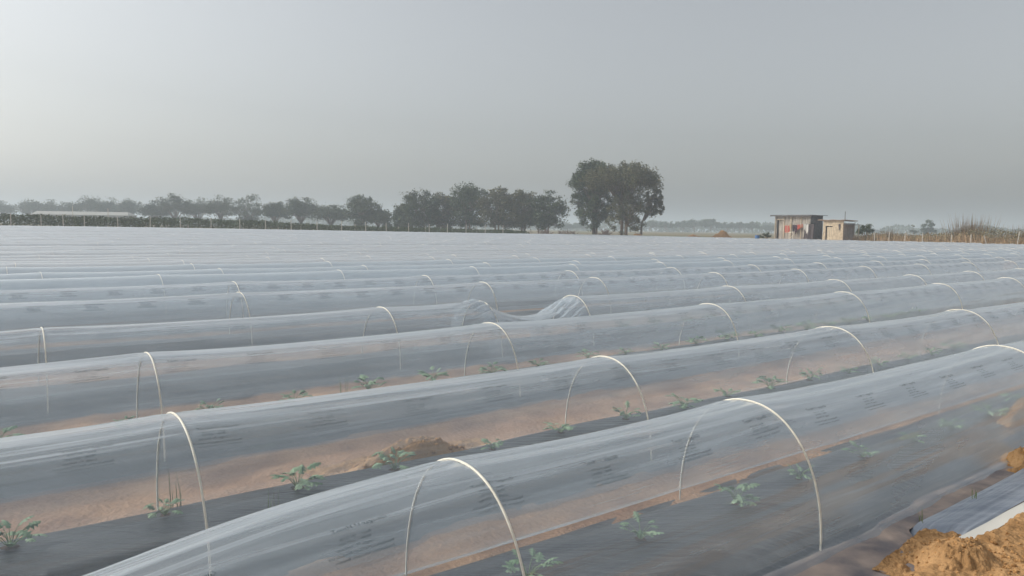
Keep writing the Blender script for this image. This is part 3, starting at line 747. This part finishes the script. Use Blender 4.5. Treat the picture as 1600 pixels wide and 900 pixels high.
def blade_band(pos, n, seed, hf, w, m, name, label, cat):
    rnd = np.random.default_rng(seed)
    B = pos(rnd, n); h = hf(rnd, n, B)
    a = rnd.uniform(0, 6.28, n); l = h * rnd.uniform(0, .45, n)
    T_ = B + np.stack([l * np.cos(a), l * np.sin(a), h], -1)
    q = rnd.uniform(0, 6.28, n); s = np.stack([np.cos(q), np.sin(q), q * 0], -1) * w
    V = np.stack([B - s, B + s, T_ + s * .4, T_ - s * .4], 1).reshape(-1, 3)
    return tag(mesh_np(name, V, np.arange(4 * n).reshape(-1, 4), m), label, cat, kind='stuff')
blade_band(lambda r, n: W3(r.uniform(0, 122, n), r.uniform(124.5, 130.5, n), 0), 16000, 12, lambda r, n, B: .55 * r.uniform(.3, 1.2, n), .04, DRY, 'dry_grass', 'strip of dry brown grass along the left fence foot', 'grass')
# right-hand scrub beyond the tunnels' ends
def scrub(rnd, n):
    p = rnd.uniform(-20, 66, n); r = rnd.uniform(116, 128, n)
    top = 1.9 + .9 * fbm(p * .35, r * .2, 4) - .3 + 1.0 * np.exp(-((p - 44.5) / 5.0) ** 2) + .8 * sm((38 - p) / 10) * .6
    z = top * rnd.random(n) ** .6
    return W3(r, p, z)
leaf_band(scrub, 26000, .17, DRYG, 'dry_scrub', 'dusty brown and green scrub along the right field edge', 'scrub', 13, stretch=.3)
def drypos(r, n): return W3(r.uniform(113, 130, n), r.uniform(-20, 66, n), 0)
blade_band(drypos, 15000, 14, lambda r, n, B: 1.5 * r.uniform(.3, 1.3, n) * (1 + .5 * fbm(B[:, 0] * .3, B[:, 1] * .3, 3)), .035, DRY, 'dry_tall_grass', 'brown tall grass mixed into the scrub on the right', 'grass')
# tall reeds
def reeds(px0, px1, Yd, ytop, n, label, seed, group):
    rnd = np.random.default_rng(seed); mb = MB()
    c = at((px0 + px1) / 2, Yd); hw = (px1 - px0) * Yd / FPX / 2; H = height_at((px0 + px1) / 2, ytop, Yd)
    for k in range(n):
        x = rnd.normal() * hw * .45; y = rnd.normal() * hw * .4
        hh = H * (rnd.uniform(.45, .8) if rnd.random() < .8 else rnd.uniform(.8, 1.0)); l = x * .35 + rnd.uniform(-.2, .2)
        mb.add([[x - .03, y, -.1], [x + .03, y, -.1], [x + l * .5 + .022, y, hh * .6], [x + l * .5 - .022, y, hh * .6], [x + l, y, hh]], [[0, 1, 2, 3], [3, 2, 4]])
    o = mb.build('reed_clump', DRY); o.location = c; tag(o, label, 'reeds', group)
reeds(1482, 1545, 116, 331, 420, 'tall pale reed clump rising above the scrub on the right', 21, 'reed clumps')
reeds(1376, 1396, 121, 349, 90, 'small reed clump behind the fence just right of the hut', 22, 'reed clumps')
reeds(1560, 1610, 112, 347, 160, 'low reed clump at the right edge of the photo', 23, 'reed clumps')

# ------------------------------------------------------------------ fences
def fence_px(pxs, pline, name, label, hs, rline=None, lean=None, group=None):
    pts = []
    for px in pxs:
        u = (px - 800) / FPX
        if pline is not None: Yd = pline / (.8000888 - .59988159 * u)
        else: Yd = rline / (.8000888 * u + .59988159)
        pts.append(at(px, Yd))
    root = empty(name, tuple(pts[0]))
    l0 = Vector(pts[0])
    for k, q in enumerate(pts):
        h = hs[k % len(hs)]; rel = q - l0
        mb = MB(); w = .075
        lx = (lean or {}).get(k, random.uniform(-.03, .03))
        mb.tube([rel + Vector((0, 0, -.4)), rel + Vector((lx * h * .5, 0, h * .5)), rel + Vector((lx * h, 0, h))], [w, w * .95, w * .9], 4)
        mb.build('post', POST, root)
    mb = MB()
    for hgt in (.5, .8):
        mb.tube([(q - l0) + Vector((0, 0, hs[k % len(hs)] * hgt)) for k, q in enumerate(pts)], .008, 4)
    mb.build('wire', WIRE, root)
    tag(root, label, 'fence', group)
fence_px([-30, 18, 65, 100, 133, 185, 235, 282, 330, 375, 415, 455, 495, 533, 571, 603, 638, 670, 698, 727, 757, 785], 126.5, 'post_and_wire_fence', 'long row of pale posts with wire before the green plantation', [2.35, 2.45, 2.3, 2.5, 2.4])
fence_px([229, 260, 294, 313, 380, 434, 470, 511, 554, 595, 622, 664, 688, 706, 744], 133.5, 'post_and_wire_fence', 'second row of thinner short posts behind the front fence row', [1.9, 1.7, 2.0])
fence_px([1364, 1386, 1411, 1438, 1483, 1514, 1541, 1586, 1640], None, 'post_and_wire_fence', 'row of short wooden posts along the right scrub, one leaning', [2.0, 2.1, 1.9, 2.0, 1.8, 1.9, 1.75, 2.25], rline=111.5, lean={6: -.35, 7: .1})

# ------------------------------------------------------------------ long white shed roof far left
b = at(125, 330)
root = empty('long_shed', tuple(b))
Wd = 152 * 330 / FPX; zt = height_at(125, 330.5, 330) - b.z; zl = zt - 1.5
mb = MB(); mb.box(-Wd / 2 + .5, Wd / 2 - .5, .6, 8.6, -.3, zl); mb.build('wall', plain('pale_shed_wall', (.30, .31, .30)), root)
mb = MB()
mb.add([(-Wd / 2, 0, zl), (Wd / 2, 0, zl), (Wd / 2 - 2.5, 4.5, zt), (-Wd / 2 + 0, 4.5, zt), (Wd / 2, 9, zl), (-Wd / 2, 9, zl)], [[0, 1, 2, 3], [3, 2, 4, 5], [1, 4, 2], [0, 3, 5]])
mb.build('roof', plain('pale_roof_sheet', (.33, .33, .31)), root)
tag(root, 'long low shed with a pale roof behind the left plantation', 'shed')
for k, px in enumerate((115, 170)):
    q = at(px, 300); o = MB().tube([(0, 0, -.3), (0, 0, 4)], .12, 6).build('utility_pole', WOOD); o.location = q
    o.scale.z = (height_at(px, 322 if k == 0 else 326, 300) - q.z) / 4
    tag(o, ['thin pole standing before the middle of the pale shed roof', 'thin pole before the right half of the pale shed roof'][k], 'pole')

# ------------------------------------------------------------------ huts: local x = to the right (-p), local y = away (+r)
HUTANG = math.atan2(-ND[1], -ND[0])
def corr(mb, x0, x1, y, z0, z1, pitch=.16, dep=.012, side=False):
    n = max(4, int(abs(x1 - x0) / (pitch / 4)))
    xs = np.linspace(x0, x1, n); d = dep * np.sin(xs * 2 * math.pi / pitch)
    V = []
    for x_, dd in zip(xs, d):
        for z_ in (z0, z1): V.append((x_, y - dd, z_) if not side else (y + dd, x_, z_))
    mb.add(V, [[2 * i, 2 * i + 2, 2 * i + 3, 2 * i + 1] for i in range(n - 1)])
cx_, cy_ = 49.3, 122.5
H1 = empty('tin_hut', (cx_, cy_, 0), HUTANG)
Lh, Dh, Zf, Zb = 6.6, 3.7, 4.62, 4.75
mb = MB(); corr(mb, -Lh, -Lh + .35, 0, -.2, Zf); corr(mb, -Lh + 1.75, 0, 0, -.2, Zf); corr(mb, -Lh + .35, -Lh + 1.75, 0, 4.0, Zf)
mb.build('front_wall', TIN, H1)
mb = MB(); corr(mb, 0, Dh, 0, -.2, Zf, side=True); mb.build('side_wall', DTIN, H1)  # side away from the sun: its shade is put into the colour
mb = MB(); corr(mb, 0, Dh, -Lh, -.2, Zf, side=True); corr(mb, -Lh, 0, Dh, -.2, Zf); mb.build('back_wall', TIN, H1)
mb = MB(); mb.box(-Lh - .65, .55, -.55, Dh + .5, Zf + .02, Zf + .10); rf = mb.build('roof', ROOFM, H1); 
mb = MB(); mb.box(-Lh - .65, .55, -.60, -.553, Zf - .12, Zf + .12); mb.build('fascia', DTIN, rf)
mb = MB(); mb.box(-Lh + .45, -Lh + 1.65, .12, .17, -.2, 3.9)
for z_ in (.5, 1.2, 1.9, 2.6, 3.3): mb.box(-Lh + .47, -Lh + 1.63, .085, .117, z_, z_ + .07)
dr_ = mb.build('door', TIN, H1)
MB().box(-Lh + .37, -Lh + .6, .0, .1, -.2, 3.95).build('door_gap_shade', DARKW, dr_)
mb = MB()
for xx in (-Lh + .02, -Lh + 1.72, -Lh + 3.0, -Lh + 3.08, -Lh + 4.9): mb.box(xx, xx + .12, -.12, -.02, -.2, Zf)
mb.box(-Lh + .35, -Lh + 1.75, -.1, -.02, 3.9, 4.02)
mb.build('timber_frame', WOOD, H1)
wn = MB().box(-Lh + 1.95, -Lh + 2.9, -.09, -.03, 1.75, 2.95).build('window_shutter', REDW, H1)
mb = MB(); mb.box(-Lh + 2.39, -Lh + 2.45, -.12, -.093, 1.75, 2.95); mb.box(-Lh + 1.90, -Lh + 2.95, -.12, -.093, 1.66, 1.745); mb.box(-Lh + 1.90, -Lh + 2.95, -.12, -.093, 2.955, 3.03); mb.build('window_frame', WOOD, wn)
tag(H1, 'larger hut of weathered grey-brown sheets with flat overhanging dark roof', 'hut')
# tarpaulin hung against the corner
n = 16
u_, v_ = np.meshgrid(np.linspace(0, 1, n), np.linspace(0, 1, n), indexing='ij')
mbx = -.35 + 1.0 * u_ ; 
V = np.stack([-.9 + (1.9 - .3 * v_) * u_ + .25 * v_, -.35 - .25 * (1 - v_) + .08 * np.sin(u_ * 11) , -.1 + 3.3 * v_], -1).reshape(-1, 3)
o = mesh_np('hanging_tarpaulin', V, grid_faces(n, n), TARP, smooth=True); sol = o.modifiers.new('solid', 'SOLIDIFY'); sol.thickness = .06
o.location = (cx_, cy_, 0); o.rotation_euler = (0, 0, HUTANG); tag(o, 'dark brown tarpaulin draped over the near corner of the larger hut', 'tarpaulin')
# laundry on a line along the front wall
def hutpt(x_, y_, z_):
    c, s = math.cos(HUTANG), math.sin(HUTANG); return (cx_ + c * x_ - s * y_, cy_ + s * x_ + c * y_, z_)
ll = MB(); ll.tube([(-Lh + 3.1, -.5, 3.3), (-Lh + 4.6, -.5, 2.95), (-.3, -.5, 3.25)], .02, 4); o = ll.build('washing_line', WIRE); o.location = (cx_, cy_, 0); o.rotation_euler = (0, 0, HUTANG); tag(o, 'sagging washing line along the front of the larger hut', 'washing line')
CL = [(-3.3, .35, .6, (.45, .33, .20), 'ochre cloth at the left end of the washing line'), (-2.75, .4, 1.2, (.05, .04, .05), 'black cloth hanging beside the ochre one'),
      (-2.3, .5, 1.35, (.06, .03, .04), 'dark cloth hanging low in the middle of the line'), (-1.75, .6, .75, (.42, .09, .06), 'bright red cloth on the washing line'),
      (-1.15, .3, .6, (.38, .14, .09), 'small red cloth right of the bright red one'), (-.65, .4, 1.1, (.45, .45, .42), 'pale grey cloth near the right end of the line'), (-.2, .35, 1.6, (.68, .66, .62), 'white cloth beside the dark tarpaulin')]
for k, (x_, w_, h_, c_, lab) in enumerate(CL):
    n = 8; u_, v_ = np.meshgrid(np.linspace(-.5, .5, n), np.linspace(0, 1, n), indexing='ij')
    V = np.stack([u_ * w_ * (1 - .25 * v_ * math.sin(k)), .05 * np.sin(u_ * 14 + k), -h_ * v_ * (1 + .15 * np.sin(u_ * 6 + k))], -1).reshape(-1, 3)
    o = mesh_np('hanging_cloth', V, grid_faces(n, n), plain('cloth_%s' % 'abcdefg'[k], c_), smooth=True); o.modifiers.new('solid', 'SOLIDIFY').thickness = .02
    o.location = hutpt(x_, -.5, 3.12 - .1 * math.sin(k)); o.rotation_euler = (0, 0, HUTANG); tag(o, lab, 'cloth', 'laundry on the hut line')
mb = MB()
for x_ in (-3.45, -2.75): mb.tube([(x_, -.75, -.1), (x_ + .1, -.6, 1.9)], .07, 6)
mb.tube([(-3.5, -.7, 1.75), (-2.6, -.7, 1.85)], .06, 6); mb.tube([(-3.4, -.7, .6), (-2.7, -.7, 1.3)], .05, 6)
o = mb.build('wooden_rack', plain('bleached_wood', (.62, .58, .5))); o.location = (cx_, cy_, 0); o.rotation_euler = (0, 0, HUTANG); tag(o, 'bleached wooden rack leaning at the front of the larger hut', 'rack')

H2 = empty('mud_hut', (52.3, 117.0, 0), HUTANG)
L2, D2, Z1, Z2 = 3.4, 3.3, 3.75, 3.35
mb = MB(); mb.box(-L2, -L2 + .45, 0, .12, -.2, Z1); mb.box(-L2 + 1.65, 0, 0, .12, -.2, Z1); mb.box(-L2 + .45, -L2 + 1.65, 0, .12, 2.9, Z1)
mb.build('front_wall', MUD, H2)
mb = MB(); mb.box(.0, .12, .122, D2, -.2, Z2); mb.box(-L2, -L2 + .12, .122, D2, -.2, Z1); mb.box(-L2 + .122, -.002, D2 - .12, D2, -.2, Z2); mb.build('side_wall', MUDD, H2)
mb = MB(); mb.box(-L2 + .72, -L2 + 1.62, .05, .10, -.2, 2.75)
d2 = mb.build('door', WOOD, H2)
mb = MB()
for xx in (.72, 1.0, 1.3, 1.55): mb.box(-L2 + xx, -L2 + xx + .07, .02, .048, 0, 2.7)
mb.box(-L2 + .72, -L2 + 1.6, -.01, .018, .9, 1.0); mb.build('door_batten', plain('pale_batten', (.66, .56, .40)), d2)
MB().box(-L2 + .47, -L2 + .70, .04, .11, -.2, 2.85).build('door_gap_shade', DARKW, d2)
mb = MB()
g = np.linspace(-L2 - .75, .45, 18)
V = []; 
for x_ in g:
    for y_ in (-.4, D2 + .3):
        for dz_ in (0, .09): V.append((x_, y_, Z1 + .06 + .03 * math.sin(x_ * 3.1) - .12 * (y_ > 0) + dz_))
Fc = []
for i in range(len(g) - 1):
    a = i * 4; b4 = a + 4
    Fc += [[a, b4, b4 + 2, a + 2], [a + 1, a + 3, b4 + 3, b4 + 1], [a, a + 1, b4 + 1, b4], [a + 2, b4 + 2, b4 + 3, a + 3]]
Fc += [[0, 2, 3, 1], [len(V) - 4, len(V) - 3, len(V) - 1, len(V) - 2]]
mb.add(V, Fc); mb.build('roof', plain('rusty_roof_sheet', (.34, .26, .20)), H2)
mb = MB(); mb.box(.13, .9, .2, D2 + .3, Z2 - .25, Z2 - .17); mb.build('awning', DTIN, H2)
MB().tube([(.8, D2, -.2), (.8, D2, Z2 - .2)], .07, 6).build('awning_post', WOOD, H2)
MB().tube([(-.6, 1.5, Z1), (-.6, 1.5, Z1 + 1.5)], .05, 6).build('roof_pole', DTIN, H2)
mb = MB(); mb.add([(-.75, -.06, 3.2), (-.45, -.06, 3.25), (-.5, -.1, 2.3), (-.65, -.1, 2.25)], [[0, 1, 2, 3]]); o = mb.build('hanging_rag', TARP, H2); o.modifiers.new('s', 'SOLIDIFY').thickness = .03
tag(H2, 'smaller mud-walled hut with a pale plank door and patched roof', 'hut')

# drum, distant heaps, brushwood
q = at(1181, 122)
root = empty('blue_drum', tuple(q))
n = 24; zz = [(.0, .0), (.29, 0), (.3, .02), (.3, .3), (.315, .32), (.3, .34), (.3, .62), (.315, .64), (.3, .66), (.3, .93), (.28, .95), (.0, .95)]
V = [(r_ * math.cos(2 * math.pi * k / n), r_ * math.sin(2 * math.pi * k / n), z_) for r_, z_ in zz for k in range(n)]
Fc = [[i * n + k, i * n + (k + 1) % n, (i + 1) * n + (k + 1) % n, (i + 1) * n + k] for i in range(len(zz) - 1) for k in range(n)]
o = mesh_np('drum_body', V, Fc, plain('blue_plastic', (.03, .10, .24), .6), root, smooth=True)
MB().tube([(0, 0, .95), (0, 0, 1.0)], .3, 16).build('lid', plain('dark_blue_plastic', (.03, .09, .22), .5), root)
root.scale = (1.2, 1.2, 1.25)
tag(root, 'blue drum standing left of the larger hut', 'drum')
for k, (px0, px1, Yd, yt, lab) in enumerate(((1104, 1152, 168, 361.5, 'distant orange soil heap between the big tree and the hut'), (978, 1012, 163, 364.5, 'reddish soil and rubble heap at the foot of the double trunk'),
                                             (1060, 1102, 175, 366.5, 'very low pale soil heap left of the orange one'))):
    c = at((px0 + px1) / 2, Yd); w_ = (px1 - px0) * Yd / FPX / 2; hh = height_at((px0 + px1) / 2, yt, Yd) - c.z
    heap('soil_heap', c.x, c.y, w_, w_ * .7, hh * 1.05, 0, lab, n=50, clods=0, seed=20 + k, group='distant soil heaps')
def brush(px0, px1, Yd, hgt, label, seed):
    rnd = np.random.default_rng(seed); mb = MB(); c = at((px0 + px1) / 2, Yd); hw = (px1 - px0) * Yd / FPX / 2
    for k in range(90):
        x_ = rnd.uniform(-hw, hw); y_ = rnd.uniform(-1, 1); hh = hgt * rnd.uniform(.3, 1.2) * (1 - (x_ / hw) ** 2 * .6)
        a = rnd.uniform(-1.2, 1.2); L3 = rnd.uniform(.5, 1.6)
        mb.tube([(x_, y_, hh * .3), (x_ + L3 * math.sin(a) * .5, y_, hh * .8), (x_ + L3 * math.sin(a), y_, hh)], [.05, .04, .015], 4)
    o = mb.build('brushwood_pile', plain('brown_brush', (.14, .09, .07))); o.location = c; tag(o, label, 'brushwood', 'brushwood piles')
brush(838, 862, 172, 1.6, 'brown brushwood pile right of the dark tree clump', 41)
brush(868, 902, 172, 1.7, 'longer brown brushwood pile left of the big dark tree', 42)
brush(936, 952, 170, 2.0, 'twiggy brushwood pile between the two big trunks', 43)

# ------------------------------------------------------------------ haze: one closed box of even, thin air
m, N, L = mat('haze_air')
o_ = N.new('ShaderNodeOutputMaterial'); pv = N.new('ShaderNodeVolumePrincipled')
pv.inputs['Color'].default_value = (.76, .86, .95, 1); pv.inputs['Density'].default_value = .00105; pv.inputs['Anisotropy'].default_value = .2
L.new(pv.outputs[0], o_.inputs['Volume'])
mb = MB(); mb.box(-3600, 3600, -150, 3600, -1.3, 40)
hz = mb.build('haze', m); tag(hz, 'thin grey winter haze over the field', 'haze', kind='stuff')
